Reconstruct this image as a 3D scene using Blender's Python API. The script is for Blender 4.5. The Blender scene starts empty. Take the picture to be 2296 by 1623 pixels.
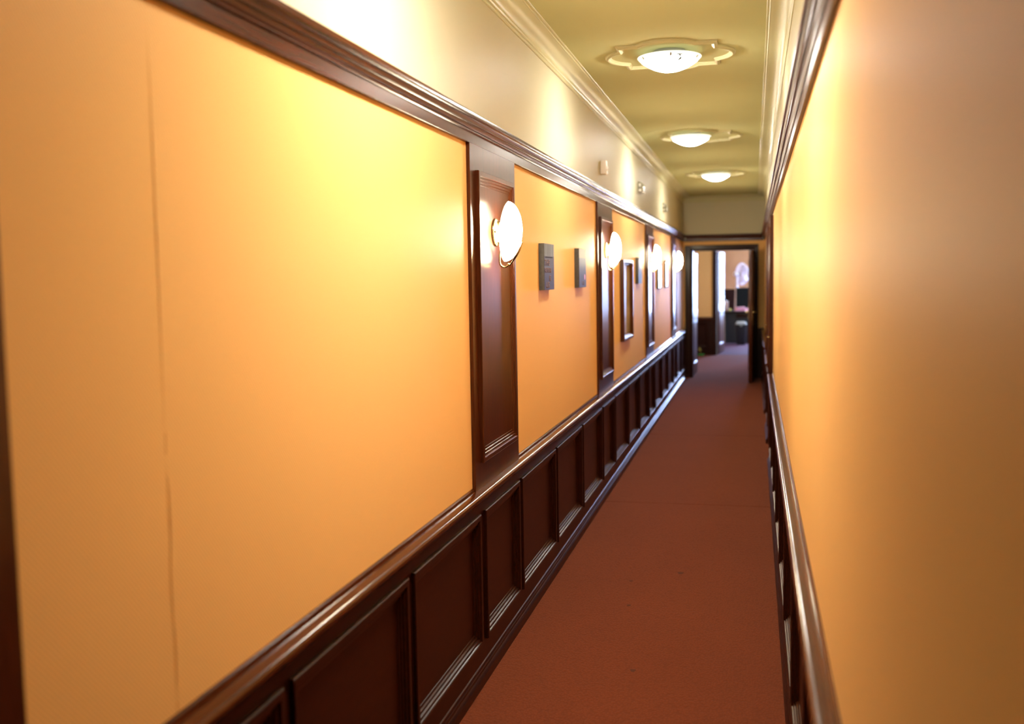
import bpy, bmesh, math, random
from math import sin, cos, pi, radians
from mathutils import Vector, Matrix

random.seed(7)
S = bpy.context.scene
COL = S.collection

# ------------------------------------------------------------------ camera
PX_F, YAW, PITCH, ROLL = 2278.5, 0.23443, 0.08224, -0.01614
H = 1.60
cam_d = bpy.data.cameras.new('camera')
cam = bpy.data.objects.new('camera', cam_d)
COL.objects.link(cam)
_f = Vector((-sin(YAW), cos(YAW), 0)); _r = Vector((cos(YAW), sin(YAW), 0)); _u = Vector((0, 0, 1))
f2 = _f * cos(PITCH) - _u * sin(PITCH); u2 = _u * cos(PITCH) + _f * sin(PITCH)
r3 = _r * cos(ROLL) + u2 * sin(ROLL); u3 = -_r * sin(ROLL) + u2 * cos(ROLL)
cam.matrix_world = Matrix(((r3.x, u3.x, -f2.x, 0), (r3.y, u3.y, -f2.y, 0), (r3.z, u3.z, -f2.z, H), (0, 0, 0, 1)))
cam_d.sensor_fit = 'HORIZONTAL'
cam_d.sensor_width = 36.0
cam_d.lens = PX_F / 2296 * 36.0
cam_d.clip_start = 0.02
cam_d.dof.use_dof = True
cam_d.dof.focus_distance = 4.5
cam_d.dof.aperture_fstop = 1.9
S.camera = cam

# ------------------------------------------------------------------ world, exposure
SKY_STRENGTH = 55.0
w = bpy.data.worlds.new('sky'); S.world = w; w.use_nodes = True
bg = w.node_tree.nodes['Background']
bg.inputs['Color'].default_value = (0.44, 0.58, 1.0, 1)
bg.inputs['Strength'].default_value = SKY_STRENGTH
NEAR_CEILING_LAMP, CEILING_LAMP, SCONCE_LAMP = 155.0, 85.0, 90.0
CEILING_LAMP_COLOUR = (1.0, 0.94, 0.83)
SCONCE_COLOUR = (1.0, 0.84, 0.58)
S.view_settings.view_transform = 'Standard'
S.view_settings.look = 'None'
S.view_settings.gamma = 1.0
S.view_settings.use_curve_mapping = False
S.view_settings.exposure = 0.80
S.cycles.max_bounces = 10
S.cycles.diffuse_bounces = 6
S.cycles.glossy_bounces = 5
S.cycles.caustics_reflective = False
S.cycles.caustics_refractive = False
S.cycles.sample_clamp_indirect = 6.0
S.cycles.blur_glossy = 0.5


def portal(name, loc, rot, sx, sy):
    l = bpy.data.lights.new(name, 'AREA'); l.shape = 'RECTANGLE'; l.size = sx; l.size_y = sy
    l.cycles.is_portal = True
    o = bpy.data.objects.new(name, l); COL.objects.link(o); o.location = loc; o.rotation_euler = rot


# openings that let the daylight in: the office's back window, and the added side windows
portal('daylight_office', (0.90, 26.33, 1.55), (radians(-90), 0, 0), 1.7, 1.8)
portal('daylight_office_side', (2.71, 23.3, 1.75), (0, radians(90), 0), 1.1, 1.2)
portal('daylight_lobby', (1.43, 18.6, 1.7), (0, radians(90), 0), .8, .8)


# ------------------------------------------------------------------ materials
def mat(name, base=(0.8, 0.8, 0.8), rough=0.5, metal=0.0, spec=0.5, coat=0.0, coat_rough=0.1, emit=None, emit_s=0.0):
    m = bpy.data.materials.new(name); m.use_nodes = True
    b = m.node_tree.nodes['Principled BSDF']
    b.inputs['Base Color'].default_value = (*base, 1)
    b.inputs['Roughness'].default_value = rough
    b.inputs['Metallic'].default_value = metal
    b.inputs['Specular IOR Level'].default_value = spec
    b.inputs['Coat Weight'].default_value = coat
    b.inputs['Coat Roughness'].default_value = coat_rough
    if emit:
        b.inputs['Emission Color'].default_value = (*emit, 1)
        b.inputs['Emission Strength'].default_value = emit_s
    return m


def nodes(m):
    t = m.node_tree
    return t.nodes, t.links, t.nodes['Principled BSDF']


def add_noise_colour(m, c1, c2, scale=(1, 1, 1), nscale=5.0, detail=4.0, bump=0.0, bump_dist=0.001, lo=0.35, hi=0.65):
    """world-position noise between two paint colours, optional relief from the same noise"""
    N, L, b = nodes(m)
    g = N.new('ShaderNodeNewGeometry')
    mp = N.new('ShaderNodeMapping'); mp.inputs['Scale'].default_value = scale
    L.new(g.outputs['Position'], mp.inputs['Vector'])
    nz = N.new('ShaderNodeTexNoise'); nz.inputs['Scale'].default_value = nscale; nz.inputs['Detail'].default_value = detail
    L.new(mp.outputs['Vector'], nz.inputs['Vector'])
    cr = N.new('ShaderNodeValToRGB')
    cr.color_ramp.elements[0].position = lo; cr.color_ramp.elements[0].color = (*c1, 1)
    cr.color_ramp.elements[1].position = hi; cr.color_ramp.elements[1].color = (*c2, 1)
    L.new(nz.outputs['Fac'], cr.inputs['Fac'])
    L.new(cr.outputs['Color'], b.inputs['Base Color'])
    if bump:
        bp = N.new('ShaderNodeBump'); bp.inputs['Strength'].default_value = bump; bp.inputs['Distance'].default_value = bump_dist
        L.new(nz.outputs['Fac'], bp.inputs['Height']); L.new(bp.outputs['Normal'], b.inputs['Normal'])
    return m


W1, W2 = (0.034, 0.0062, 0.0013), (0.068, 0.0145, 0.0031)
wood_v = add_noise_colour(mat('mahogany_upright_grain', W1, 0.30, spec=0.22, coat=0.10, coat_rough=0.12), W1, W2, (26, 26, 1.3), 6, 5, 0.05)
wood_y = add_noise_colour(mat('mahogany_long_grain', W1, 0.16, spec=0.25), W1, W2, (26, 1.0, 26), 6, 5)
wood_rail = add_noise_colour(mat('mahogany_rail_grain', W1, 0.26, spec=0.13), W1, W2, (26, 1.0, 26), 6, 5)
wood_rail_dull = add_noise_colour(mat('mahogany_dull_rail_grain', W1, 0.36, spec=0.05), W1, W2, (26, 1.0, 26), 6, 5)
wood_x = add_noise_colour(mat('mahogany_cross_grain', W1, 0.30, spec=0.25, coat=0.10, coat_rough=0.12), W1, W2, (1.3, 26, 26), 6, 5, 0.05)
wood_dark = add_noise_colour(mat('dark_stained_wood', W1, 0.31, spec=0.18, coat=0.04, coat_rough=0.15), (0.0135, 0.0021, 0.0005), (0.024, 0.0041, 0.0010), (20, 3, 20), 5, 5, 0.04)
wood_gloss = add_noise_colour(mat('varnished_door_wood', W1, 0.30, spec=0.07), (0.045, 0.012, 0.004), (0.075, 0.021, 0.007), (26, 26, 1.3), 5, 5, 0.03)

# orange wallpaper with a fine diagonal rib
paper = mat('orange_ribbed_wallpaper', (0.8, 0.36, 0.09), 0.52, spec=0.03)
N, L, b = nodes(paper)
g = N.new('ShaderNodeNewGeometry')
mp = N.new('ShaderNodeMapping'); mp.inputs['Rotation'].default_value = (radians(48), 0, 0)
L.new(g.outputs['Position'], mp.inputs['Vector'])
wv = N.new('ShaderNodeTexWave'); wv.bands_direction = 'Z'; wv.inputs['Scale'].default_value = 42.0
wv.inputs['Distortion'].default_value = 0.6; wv.inputs['Detail'].default_value = 2.0; wv.inputs['Detail Scale'].default_value = 4.0
L.new(mp.outputs['Vector'], wv.inputs['Vector'])
nz = N.new('ShaderNodeTexNoise'); nz.inputs['Scale'].default_value = 1.1; nz.inputs['Detail'].default_value = 5
L.new(g.outputs['Position'], nz.inputs['Vector'])
mx = N.new('ShaderNodeMix'); mx.data_type = 'RGBA'
mx.inputs[6].default_value = (0.80, 0.450, 0.146, 1); mx.inputs[7].default_value = (0.84, 0.480, 0.162, 1)
L.new(nz.outputs['Fac'], mx.inputs[0])
mx2 = N.new('ShaderNodeMix'); mx2.data_type = 'RGBA'; mx2.blend_type = 'MULTIPLY'
mx2.inputs[0].default_value = 0.20
L.new(mx.outputs[2], mx2.inputs[6]); L.new(wv.outputs['Color'], mx2.inputs[7])
L.new(mx2.outputs[2], b.inputs['Base Color'])
bp = N.new('ShaderNodeBump'); bp.inputs['Strength'].default_value = 0.10; bp.inputs['Distance'].default_value = 0.0006
L.new(wv.outputs['Fac'], bp.inputs['Height']); L.new(bp.outputs['Normal'], b.inputs['Normal'])

pink_paper = add_noise_colour(mat('faded_terracotta_wallpaper', (0.62, 0.33, 0.17), 0.6), (0.46, 0.23, 0.10), (0.53, 0.275, 0.125), (1, 1, 1), 2.0)
cream = add_noise_colour(mat('cream_gloss_paint', (0.78, 0.69, 0.46), 0.50, spec=0.03), (0.475, 0.435, 0.295), (0.505, 0.462, 0.318), (1, 1, 1), 0.7, 4, 0.02, 0.004)
ceiling_paint = add_noise_colour(mat('tan_cream_ceiling_paint', (0.6, 0.5, 0.32), 0.45, spec=0.0), (0.42, 0.402, 0.205), (0.448, 0.428, 0.222), (1, 1, 1), 0.7, 4, 0.02, 0.004)
plaster = add_noise_colour(mat('cream_plaster_moulding', (0.78, 0.69, 0.46), 0.36, spec=0.05), (0.47, 0.435, 0.25), (0.50, 0.465, 0.27), (1, 1, 1), 2.0)

# carpet
carpet = mat('rust_loop_carpet', (0.2, 0.055, 0.025), 0.95, spec=0.1)
N, L, b = nodes(carpet)
b.inputs['Sheen Weight'].default_value = 0.08; b.inputs['Sheen Tint'].default_value = (0.9, 0.5, 0.4, 1)
g = N.new('ShaderNodeNewGeometry')
vo = N.new('ShaderNodeTexVoronoi'); vo.inputs['Scale'].default_value = 110.0
mp = N.new('ShaderNodeMapping'); mp.inputs['Scale'].default_value = (1.0, 0.65, 1.0)
L.new(g.outputs['Position'], mp.inputs['Vector']); L.new(mp.outputs['Vector'], vo.inputs['Vector'])
nz = N.new('ShaderNodeTexNoise'); nz.inputs['Scale'].default_value = 1.4; nz.inputs['Detail'].default_value = 6
L.new(g.outputs['Position'], nz.inputs['Vector'])
mx = N.new('ShaderNodeMix'); mx.data_type = 'RGBA'
mx.inputs[6].default_value = (0.120, 0.0235, 0.0054, 1); mx.inputs[7].default_value = (0.146, 0.0305, 0.0076, 1)
L.new(nz.outputs['Fac'], mx.inputs[0])
cr = N.new('ShaderNodeValToRGB')
cr.color_ramp.elements[0].position = 0.0; cr.color_ramp.elements[0].color = (1, 1, 1, 1)
cr.color_ramp.elements[1].position = 0.9; cr.color_ramp.elements[1].color = (0.55, 0.52, 0.5, 1)
L.new(vo.outputs['Distance'], cr.inputs['Fac'])
mx2 = N.new('ShaderNodeMix'); mx2.data_type = 'RGBA'; mx2.blend_type = 'MULTIPLY'; mx2.inputs[0].default_value = 0.6
L.new(mx.outputs[2], mx2.inputs[6]); L.new(cr.outputs['Color'], mx2.inputs[7])
L.new(mx2.outputs[2], b.inputs['Base Color'])
bp = N.new('ShaderNodeBump'); bp.invert = True; bp.inputs['Strength'].default_value = 0.5; bp.inputs['Distance'].default_value = 0.003
L.new(vo.outputs['Distance'], bp.inputs['Height']); L.new(bp.outputs['Normal'], b.inputs['Normal'])

purple_carpet = add_noise_colour(mat('purple_office_carpet', (0.10, 0.05, 0.08), 0.95, spec=0.1), (0.085, 0.043, 0.07), (0.12, 0.062, 0.095), (1, 1, 1), 60)
stain = mat('dark_carpet_stain', (0.07, 0.022, 0.012), 0.9, spec=0.1)
brass = add_noise_colour(mat('brushed_brass', (0.62, 0.48, 0.22), 0.24, 1.0), (0.36, 0.27, 0.11), (0.46, 0.35, 0.15), (4, 4, 40), 8)
desk_wood = add_noise_colour(mat('matt_desk_laminate', (0.02, 0.012, 0.008), 0.7, spec=0.15), (0.018, 0.010, 0.007), (0.03, 0.018, 0.012), (4, 30, 30), 5)
chrome = mat('chrome', (0.55, 0.55, 0.52), 0.2, 1.0)
steel_dark = mat('dark_steel', (0.10, 0.10, 0.10), 0.4, 1.0)
white_metal = mat('white_enamel', (0.42, 0.42, 0.40), 0.35)
rim_glass = mat('pale_green_rim_glass', (0.86, 0.90, 0.80), 0.15, emit=(0.92, 0.95, 0.84), emit_s=0.55)
bowl_glow = mat('opal_bowl_lit', (0.9, 0.9, 0.88), 0.3, emit=CEILING_LAMP_COLOUR, emit_s=CEILING_LAMP)
near_bowl_glow = mat('opal_bowl_lit_bright', (0.9, 0.9, 0.88), 0.3, emit=CEILING_LAMP_COLOUR, emit_s=NEAR_CEILING_LAMP)
shade_back_glow = mat('opal_shade_back', (0.9, 0.88, 0.82), 0.25, emit=SCONCE_COLOUR, emit_s=SCONCE_LAMP * 0.12)
shade_glow = mat('opal_shade_lit', (0.9, 0.88, 0.82), 0.25, emit=SCONCE_COLOUR, emit_s=SCONCE_LAMP)
plastic_white = add_noise_colour(mat('white_plastic', (0.78, 0.74, 0.66), 0.35), (0.84, 0.78, 0.69), (0.88, 0.82, 0.73), (1, 1, 1), 8)
plastic_lens = mat('ribbed_lens_plastic', (0.62, 0.56, 0.46), 0.25)
sign_green = mat('sign_green', (0.010, 0.055, 0.022), 0.3)
sign_grey = mat('smoky_sign_housing', (0.25, 0.23, 0.17), 0.22)
sign_white = mat('sign_white_print', (0.75, 0.72, 0.62), 0.35)
black_edge = add_noise_colour(mat('black_canvas_edge', (0.035, 0.033, 0.028), 0.55), (0.030, 0.028, 0.023), (0.048, 0.045, 0.038), (1, 1, 1), 60)
print_text = mat('dusty_rose_print', (0.16, 0.098, 0.082), 0.7, spec=0.02)
print_line = mat('dark_print_line', (0.012, 0.010, 0.012), 0.7, spec=0.02)
print_pink = mat('pink_print', (0.65, 0.10, 0.14), 0.4)
picture_brown = add_noise_colour(mat('sepia_picture', (0.2, 0.13, 0.06), 0.35), (0.17, 0.10, 0.035), (0.30, 0.20, 0.085), (1, 1, 1), 7, 6)
picture_dark = add_noise_colour(mat('dark_print_under_glass', (0.08, 0.07, 0.08), 0.12, coat=1.0, coat_rough=0.05), (0.06, 0.05, 0.06), (0.16, 0.13, 0.14), (1, 1, 1), 9)
plastic_black = mat('black_plastic', (0.012, 0.012, 0.014), 0.4)
plastic_grey = add_noise_colour(mat('grey_plastic', (0.36, 0.36, 0.33), 0.5), (0.34, 0.34, 0.31), (0.40, 0.40, 0.37), (1, 1, 1), 12)
screen = mat('dark_screen', (0.006, 0.008, 0.008), 0.4, spec=0.15)
fan_white = add_noise_colour(mat('fan_white', (0.74, 0.68, 0.72), 0.4), (0.72, 0.66, 0.70), (0.77, 0.71, 0.75), (1, 1, 1), 6)
cloth_pink = add_noise_colour(mat('pink_cloth', (0.75, 0.30, 0.36), 0.9), (0.86, 0.42, 0.50), (0.92, 0.50, 0.58), (1, 1, 1), 30)
tan_card = add_noise_colour(mat('tan_card', (0.5, 0.33, 0.25), 0.7), (0.46, 0.30, 0.22), (0.54, 0.37, 0.28), (1, 1, 1), 10)
felt_yellow = add_noise_colour(mat('yellow_felt', (0.55, 0.50, 0.10), 0.9), (0.50, 0.46, 0.09), (0.60, 0.55, 0.13), (1, 1, 1), 80)
leaf_green = mat('bright_green_plastic', (0.02, 0.24, 0.03), 0.4)
sprig = mat('olive_yellow_blossom', (0.28, 0.22, 0.03), 0.7)
pale_wood = add_noise_colour(mat('pale_wood', (0.42, 0.29, 0.17), 0.5), (0.38, 0.26, 0.15), (0.46, 0.32, 0.2), (30, 30, 2), 5)
white_frame = mat('white_window_paint', (0.8, 0.8, 0.78), 0.4)

pane = bpy.data.materials.new('window_glass'); pane.use_nodes = True
t = pane.node_tree; t.nodes.clear()
out = t.nodes.new('ShaderNodeOutputMaterial'); ms = t.nodes.new('ShaderNodeMixShader')
tr = t.nodes.new('ShaderNodeBsdfTransparent'); gl = t.nodes.new('ShaderNodeBsdfGlossy'); gl.inputs['Roughness'].default_value = 0.02
ms.inputs[0].default_value = 0.08
t.links.new(tr.outputs[0], ms.inputs[1]); t.links.new(gl.outputs[0], ms.inputs[2]); t.links.new(ms.outputs[0], out.inputs[0])

# dark print: brushed pale streaks, mixed with gloss reflection put into the colour, at the top of a canvas block (z range given per canvas)
def canvas_print(name, z_top, z_split, c_low, c_pale):
    m = mat(name, c_low, 0.45, spec=0.03)
    N, L, b = nodes(m)
    g = N.new('ShaderNodeNewGeometry'); sp = N.new('ShaderNodeSeparateXYZ'); L.new(g.outputs['Position'], sp.inputs[0])
    mp = N.new('ShaderNodeMapping'); mp.inputs['Scale'].default_value = (1, 150, 5); L.new(g.outputs['Position'], mp.inputs['Vector'])
    nz = N.new('ShaderNodeTexNoise'); nz.inputs['Scale'].default_value = 1.0; nz.inputs['Detail'].default_value = 3; L.new(mp.outputs[0], nz.inputs['Vector'])
    mr = N.new('ShaderNodeMapRange'); mr.inputs[1].default_value = z_split; mr.inputs[2].default_value = z_split + 0.004
    L.new(sp.outputs['Z'], mr.inputs[0])
    cr = N.new('ShaderNodeValToRGB')
    cr.color_ramp.elements[0].position = 0.38; cr.color_ramp.elements[0].color = (c_pale[0] * .35, c_pale[1] * .33, c_pale[2] * .30, 1)
    cr.color_ramp.elements[1].position = 0.62; cr.color_ramp.elements[1].color = (*c_pale, 1)
    L.new(nz.outputs['Fac'], cr.inputs['Fac'])
    mx = N.new('ShaderNodeMix'); mx.data_type = 'RGBA'; mx.inputs[6].default_value = (*c_low, 1)
    L.new(mr.outputs[0], mx.inputs[0]); L.new(cr.outputs['Color'], mx.inputs[7]); L.new(mx.outputs[2], b.inputs['Base Color'])
    return m


# ------------------------------------------------------------------ mesh helpers
def obj(name, bm, m, parent=None, origin=(0, 0, 0), angle=32, smooth=True):
    bmesh.ops.remove_doubles(bm, verts=bm.verts, dist=1e-6)
    bmesh.ops.recalc_face_normals(bm, faces=bm.faces)
    bmesh.ops.translate(bm, verts=bm.verts, vec=-Vector(origin))
    me = bpy.data.meshes.new(name); bm.to_mesh(me); bm.free()
    if smooth:
        me.polygons.foreach_set('use_smooth', [True] * len(me.polygons))
        me.set_sharp_from_angle(angle=radians(angle))
    for mm in (m if isinstance(m, (list, tuple)) else [m]): me.materials.append(mm)
    o = bpy.data.objects.new(name, me); COL.objects.link(o)
    if parent: o.parent = parent
    return o


def tag(o, label, cat=None, group=None, kind=None):
    o['label'] = label
    if cat: o['category'] = cat
    if group: o['group'] = group
    if kind: o['kind'] = kind
    return o


def thing(name, loc, label, cat, group=None, kind=None):
    o = bpy.data.objects.new(name, None); o.empty_display_size = 0.05; COL.objects.link(o); o.location = loc
    return tag(o, label, cat, group, kind)


def box(bm, x0, x1, y0, y1, z0, z1, bev=0.0, M=None):
    vs = [bm.verts.new(v) for v in ((x0, y0, z0), (x1, y0, z0), (x1, y1, z0), (x0, y1, z0), (x0, y0, z1), (x1, y0, z1), (x1, y1, z1), (x0, y1, z1))]
    fs = [bm.faces.new([vs[i] for i in q]) for q in ((0, 3, 2, 1), (4, 5, 6, 7), (0, 1, 5, 4), (1, 2, 6, 5), (2, 3, 7, 6), (3, 0, 4, 7))]
    if bev:
        es = list({e for f in fs for e in f.edges})
        r = bmesh.ops.bevel(bm, geom=es, offset=bev, segments=2, affect='EDGES', profile=0.6)
    if M:
        vv = vs if not bev else list({v for f in r['faces'] for v in f.verts})
        bmesh.ops.transform(bm, matrix=M, verts=vv)
    return bm


def nbox(*a, **k): return box(bmesh.new(), *a, **k)


def loft(bm, rings, closed=True, caps=True):
    V = [[bm.verts.new(p) for p in r] for r in rings]
    n = len(rings[0])
    for a, b in zip(V, V[1:]):
        for i in range(n if closed else n - 1):
            j = (i + 1) % n
            try: bm.faces.new((a[i], a[j], b[j], b[i]))
            except ValueError: pass
    if caps and closed:
        for r in (V[0], V[-1]):
            try: bm.faces.new(r)
            except ValueError: pass
    return bm


def lathe(bm, prof, n=32, M=None):
    """prof: (radius, height) about local z"""
    rings = []
    for r, z in prof:
        rings.append([Vector((max(r, 1e-5) * cos(2 * pi * i / n), max(r, 1e-5) * sin(2 * pi * i / n), z)) for i in range(n)])
    if M: rings = [[M @ p for p in r] for r in rings]
    return loft(bm, rings)


def tube(bm, pts, r, n=8, caps=True):
    pts = [Vector(p) for p in pts]
    rr = r if isinstance(r, (list, tuple)) else [r] * len(pts)
    up = Vector((0, 0, 1)); rings = []
    for i, p in enumerate(pts):
        d = (pts[min(i + 1, len(pts) - 1)] - pts[max(i - 1, 0)]).normalized()
        a = d.cross(up)
        if a.length < 1e-3: a = d.cross(Vector((1, 0, 0)))
        a.normalize(); b = d.cross(a).normalized()
        if i and a.dot(pa) < 0: a, b = -a, -b
        pa = a
        rings.append([p + (a * cos(2 * pi * k / n) + b * sin(2 * pi * k / n)) * rr[i] for k in range(n)])
    return loft(bm, rings, True, caps)


def extrude(bm, prof, t0, t1, F):
    """closed (w, z) profile extruded along t; F(t, w, z) -> world point"""
    return loft(bm, [[F(t0, *p) for p in prof], [F(t1, *p) for p in prof]])


def frame(bm, prof, u0, u1, v0, v1, F):
    """mitred moulding round a rectangle: prof = (inset, projection) list from the outside in; F(u, v, w)"""
    loops = [[F(u0 + d, v0 + d, w), F(u1 - d, v0 + d, w), F(u1 - d, v1 - d, w), F(u0 + d, v1 - d, w)] for d, w in prof]
    return loft(bm, loops, True, False)


XL, XR, YF, YN, ZC = -1.076, 0.160, 16.15, -4.0, 2.816
FL = lambda u, v, w: Vector((XL + w, u, v))          # left wall: u along the corridor, v up, w out of the wall
FR = lambda u, v, w: Vector((XR - w, u, v))
FE = lambda u, v, w: Vector((u, YF - w, v))
PL = lambda t, w, z: Vector((XL + w, t, z))           # same walls for extruded profiles
PR = lambda t, w, z: Vector((XR - w, t, z))
PE = lambda t, w, z: Vector((t, YF - w, z))


def fbox(bm, F, u0, u1, v0, v1, w0, w1):
    c = [F(u, v, w) for w in (w0, w1) for v in (v0, v1) for u in (u0, u1)]
    vs = [bm.verts.new(p) for p in c]
    for q in ((0, 1, 3, 2), (4, 6, 7, 5), (0, 4, 5, 1), (2, 3, 7, 6), (0, 2, 6, 4), (1, 5, 7, 3)):
        bm.faces.new([vs[i] for i in q])
    return bm


# ------------------------------------------------------------------ floor, ceiling, walls
floor = tag(obj('floor', nbox(-2.2, 3.2, YN - .15, 26.6, -0.12, -0.012), wood_dark), 'long corridor floor under rust-red carpet', 'floor', kind='structure')
for y0, y1, x0, x1 in ((YN, 7.115, XL, XR), (7.122, 10.268, XL, XR), (10.274, 16.30, XL, XR)):
    obj('carpet_length', nbox(x0, x1, y0, y1, -0.012, 0.0), carpet, floor)
obj('carpet_length', nbox(-1.7, 1.3, 16.303, 20.78, -0.012, 0.0), carpet, floor)
o = obj('carpet_length', nbox(-1.7, 2.6, 20.783, 26.2, -0.012, 0.001), purple_carpet, floor)
o['label'] = 'purplish carpet in the far office'
for sx, sy, sr in ((-0.38, 5.43, .016), (-0.625, 5.24, .009), (-0.475, 4.02, .011), (-0.59, 4.84, .010)):
    bm = bmesh.new()
    ring = [Vector((sx + sr * (1 + .25 * sin(3 * a)) * cos(a), sy + 1.5 * sr * (1 + .2 * cos(2 * a)) * sin(a), z)) for z in (0.0,) for a in [2 * pi * k / 14 for k in range(14)]]
    loft(bm, [ring, [p * 1 + Vector((0, 0, .0008)) for p in ring]])
    obj('carpet_stain', bm, stain, floor)

ceiling = tag(obj('ceiling', nbox(-2.2, 3.2, YN - .15, 26.6, ZC, ZC + .12), ceiling_paint), 'glossy cream painted corridor ceiling with plaster medallions', 'ceiling', kind='structure')


def wall(name, bm, m, label): return tag(obj(name, bm, m), label, 'wall', kind='structure')


wall_l = wall('wall_left', nbox(XL - .15, XL, YN, 16.30, 0, ZC), cream, 'corridor wall with orange wallpaper, pilasters and wall lamps')
wall_r = wall('wall_right', nbox(XR, XR + .15, YN, 16.30, 0, ZC), cream, 'corridor wall close to the camera, orange wallpaper over wooden dado')
wall_n = wall('wall_near', nbox(XL - .15, XR + .15, YN - .15, YN, 0, ZC), wood_dark, 'wall closing the corridor behind the viewer')
bm = bmesh.new()
OX0, OX1, OZ = -0.94, -0.005, 1.987
box(bm, XL, OX0, YF, YF + .15, 0, ZC); box(bm, OX1, XR, YF, YF + .15, 0, ZC); box(bm, OX0, OX1, YF, YF + .15, OZ, ZC)
wall_f = wall('wall_far', bm, cream, 'cream end wall with the open doorway')
# orange paper above the end door and beside it
for a in ((XL, OX0, .77, 2.12), (OX1, XR, .77, 2.12), (OX0, OX1, OZ, 2.12)):
    obj('wallpaper_sheet', fbox(bmesh.new(), FE, a[0] + .001, a[1] - .001, a[2], a[3], 0, .0015), paper, wall_f)
obj('wainscot_board', fbox(bmesh.new(), FE, .064, XR - .001, 0, .775, 0, .022), wood_dark, wall_f)

PIL = [0.515, 3.795, 7.072, 10.352, 13.622]; PW = 0.75
edges = [YN] + [e for p in PIL for e in (p, p + PW)] + [YF]
bays = [(edges[i], edges[i + 1]) for i in range(0, len(edges), 2)]
sheets = []
for y0, y1 in bays:
    if y0 < 1.687 < y1: sheets += [(y0, 1.6862), (1.6885, y1)]
    else: sheets.append((y0, y1))
for y0, y1 in sheets:
    obj('wallpaper_sheet', fbox(bmesh.new(), FL, y0, y1, .765, 2.125, 0, .0016), paper, wall_l)
# a lifted blister along the loose paper seam
bm = bmesh.new()
for (za, zb, yc, lean) in ((0.30, 1.28, 1.690, .004), (1.32, 2.11, 1.689, 0)):
    pr = [(-.006, .0014), (-.002, .0034), (.002, .0036), (.007, .0014)]
    rings = []
    za = max(za, .8)
    for k in range(12):
        z = za + (zb - za) * k / 11
        amp = sin(pi * k / 11) ** .5 if 0 < k < 11 else .1
        rings.append([FL(yc + d * 0.8 + lean * sin(k * .9), z, .0013 + (ww - .0013) * amp) for d, ww in pr])
    loft(bm, rings, False)
obj('wallpaper_blister', bm, paper, wall_l)

A0, A1, B0, B1 = 8.86, 9.80, 10.93, 11.92          # the two doors in the right wall
for y0, y1 in ((YN, 2.6490), (2.6508, A0), (A1, B0), (B1, YF)):
    obj('wallpaper_sheet', fbox(bmesh.new(), FR, y0, y1, .765, 2.125, 0, .0016), paper, wall_r)

# ------------------------------------------------------------------ dado, wainscot, baseboard
CAP = [(0, .779), (.005, .779), (.010, .775), (.012, .768), (.013, .7645), (.036, .763), (.044, .7615), (.050, .757), (.053, .750), (.052, .743),
       (.047, .738), (.040, .736), (.036, .730), (.033, .721), (.027, .715), (.024, .711), (0, .711)]
BASE = [(0, .145), (.0245, .145), (.0245, .072), (.029, .069), (.031, .062), (.035, .058), (.037, .048), (.041, .044), (.046, .036), (.046, 0), (0, 0)]
PMOULD = [(-.004, .0225), (-.004, .033), (-.001, .0365), (.016, .0365), (.019, .034), (.021, .0295), (.030, .0285), (.033, .0225), (.041, .0215), (.044, .0165), (.052, .0145), (.054, .011)]


def wainscot(parent, F, P, y0, y1, panels):
    bm = bmesh.new()
    fbox(bm, F, y0, y1, .04, .72, 0, .010)
    fbox(bm, F, y0, y1, .672, .72, .010, .024); fbox(bm, F, y0, y1, .04, .152, .010, .024)
    xs = [y0] + [e for p in panels for e in p] + [y1]
    for i in range(0, len(xs), 2):
        if xs[i + 1] - xs[i] > .004: fbox(bm, F, xs[i], xs[i + 1], .152, .672, .010, .024)
    obj('wainscot_frame', bm, wood_dark, parent)
    for a, c in panels:
        q = obj('wainscot_panel', fbox(bmesh.new(), F, a, c, .15, .675, .010, .0115), wood_dark, parent)
        obj('panel_moulding', frame(bmesh.new(), PMOULD, a, c, .152, .672, F), wood_dark, q, smooth=False)
    obj('dado_rail', extrude(bmesh.new(), CAP, y0, y1, P), wood_y, parent)


pan_l = [(-3.6 + .86 * k, -2.79 + .86 * k) for k in range(4)] + [(-.31 + .2, .50)]
for p in PIL:
    pan_l += [(p + .08, p + .68), (p + .74, p + 1.55), (p + 1.605, p + 2.415), (p + 2.475, p + 3.285 - .005)]
pan_l = [(a, min(c, YF - .06)) for a, c in pan_l if a < YF - .2]
wainscot(wall_l, FL, PL, YN, YF, pan_l)
pan_r = [(4.27 - .81 + .857 * k, 4.27 + .857 * k) for k in range(-9, 6)]
wainscot(wall_r, FR, PR, YN, A0 - .06, [p for p in pan_r if p[0] > YN and p[1] < A0 - .07])
wainscot(wall_r, FR, PR, A1 + .03, B0 - .06, [(A1 + .12, B0 - .15)])
wainscot(wall_r, FR, PR, B1 + .06, YF, [(B1 + .15 + .86 * k, B1 + .15 + .81 + .86 * k) for k in range(4)])
bl = obj('baseboard_left', extrude(bmesh.new(), BASE, YN, YF, PL), wood_dark)
tag(bl, 'dark moulded skirting along the wall with the lamps', 'baseboard', kind='structure')
br = obj('baseboard_right', extrude(extrude(extrude(bmesh.new(), BASE, YN, A0 - .06, PR), BASE, A1 + .03, B0 - .06, PR), BASE, B1 + .06, YF, PR), wood_dark)
tag(br, 'dark moulded skirting along the wall with the two closed doors', 'baseboard', kind='structure')

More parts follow.
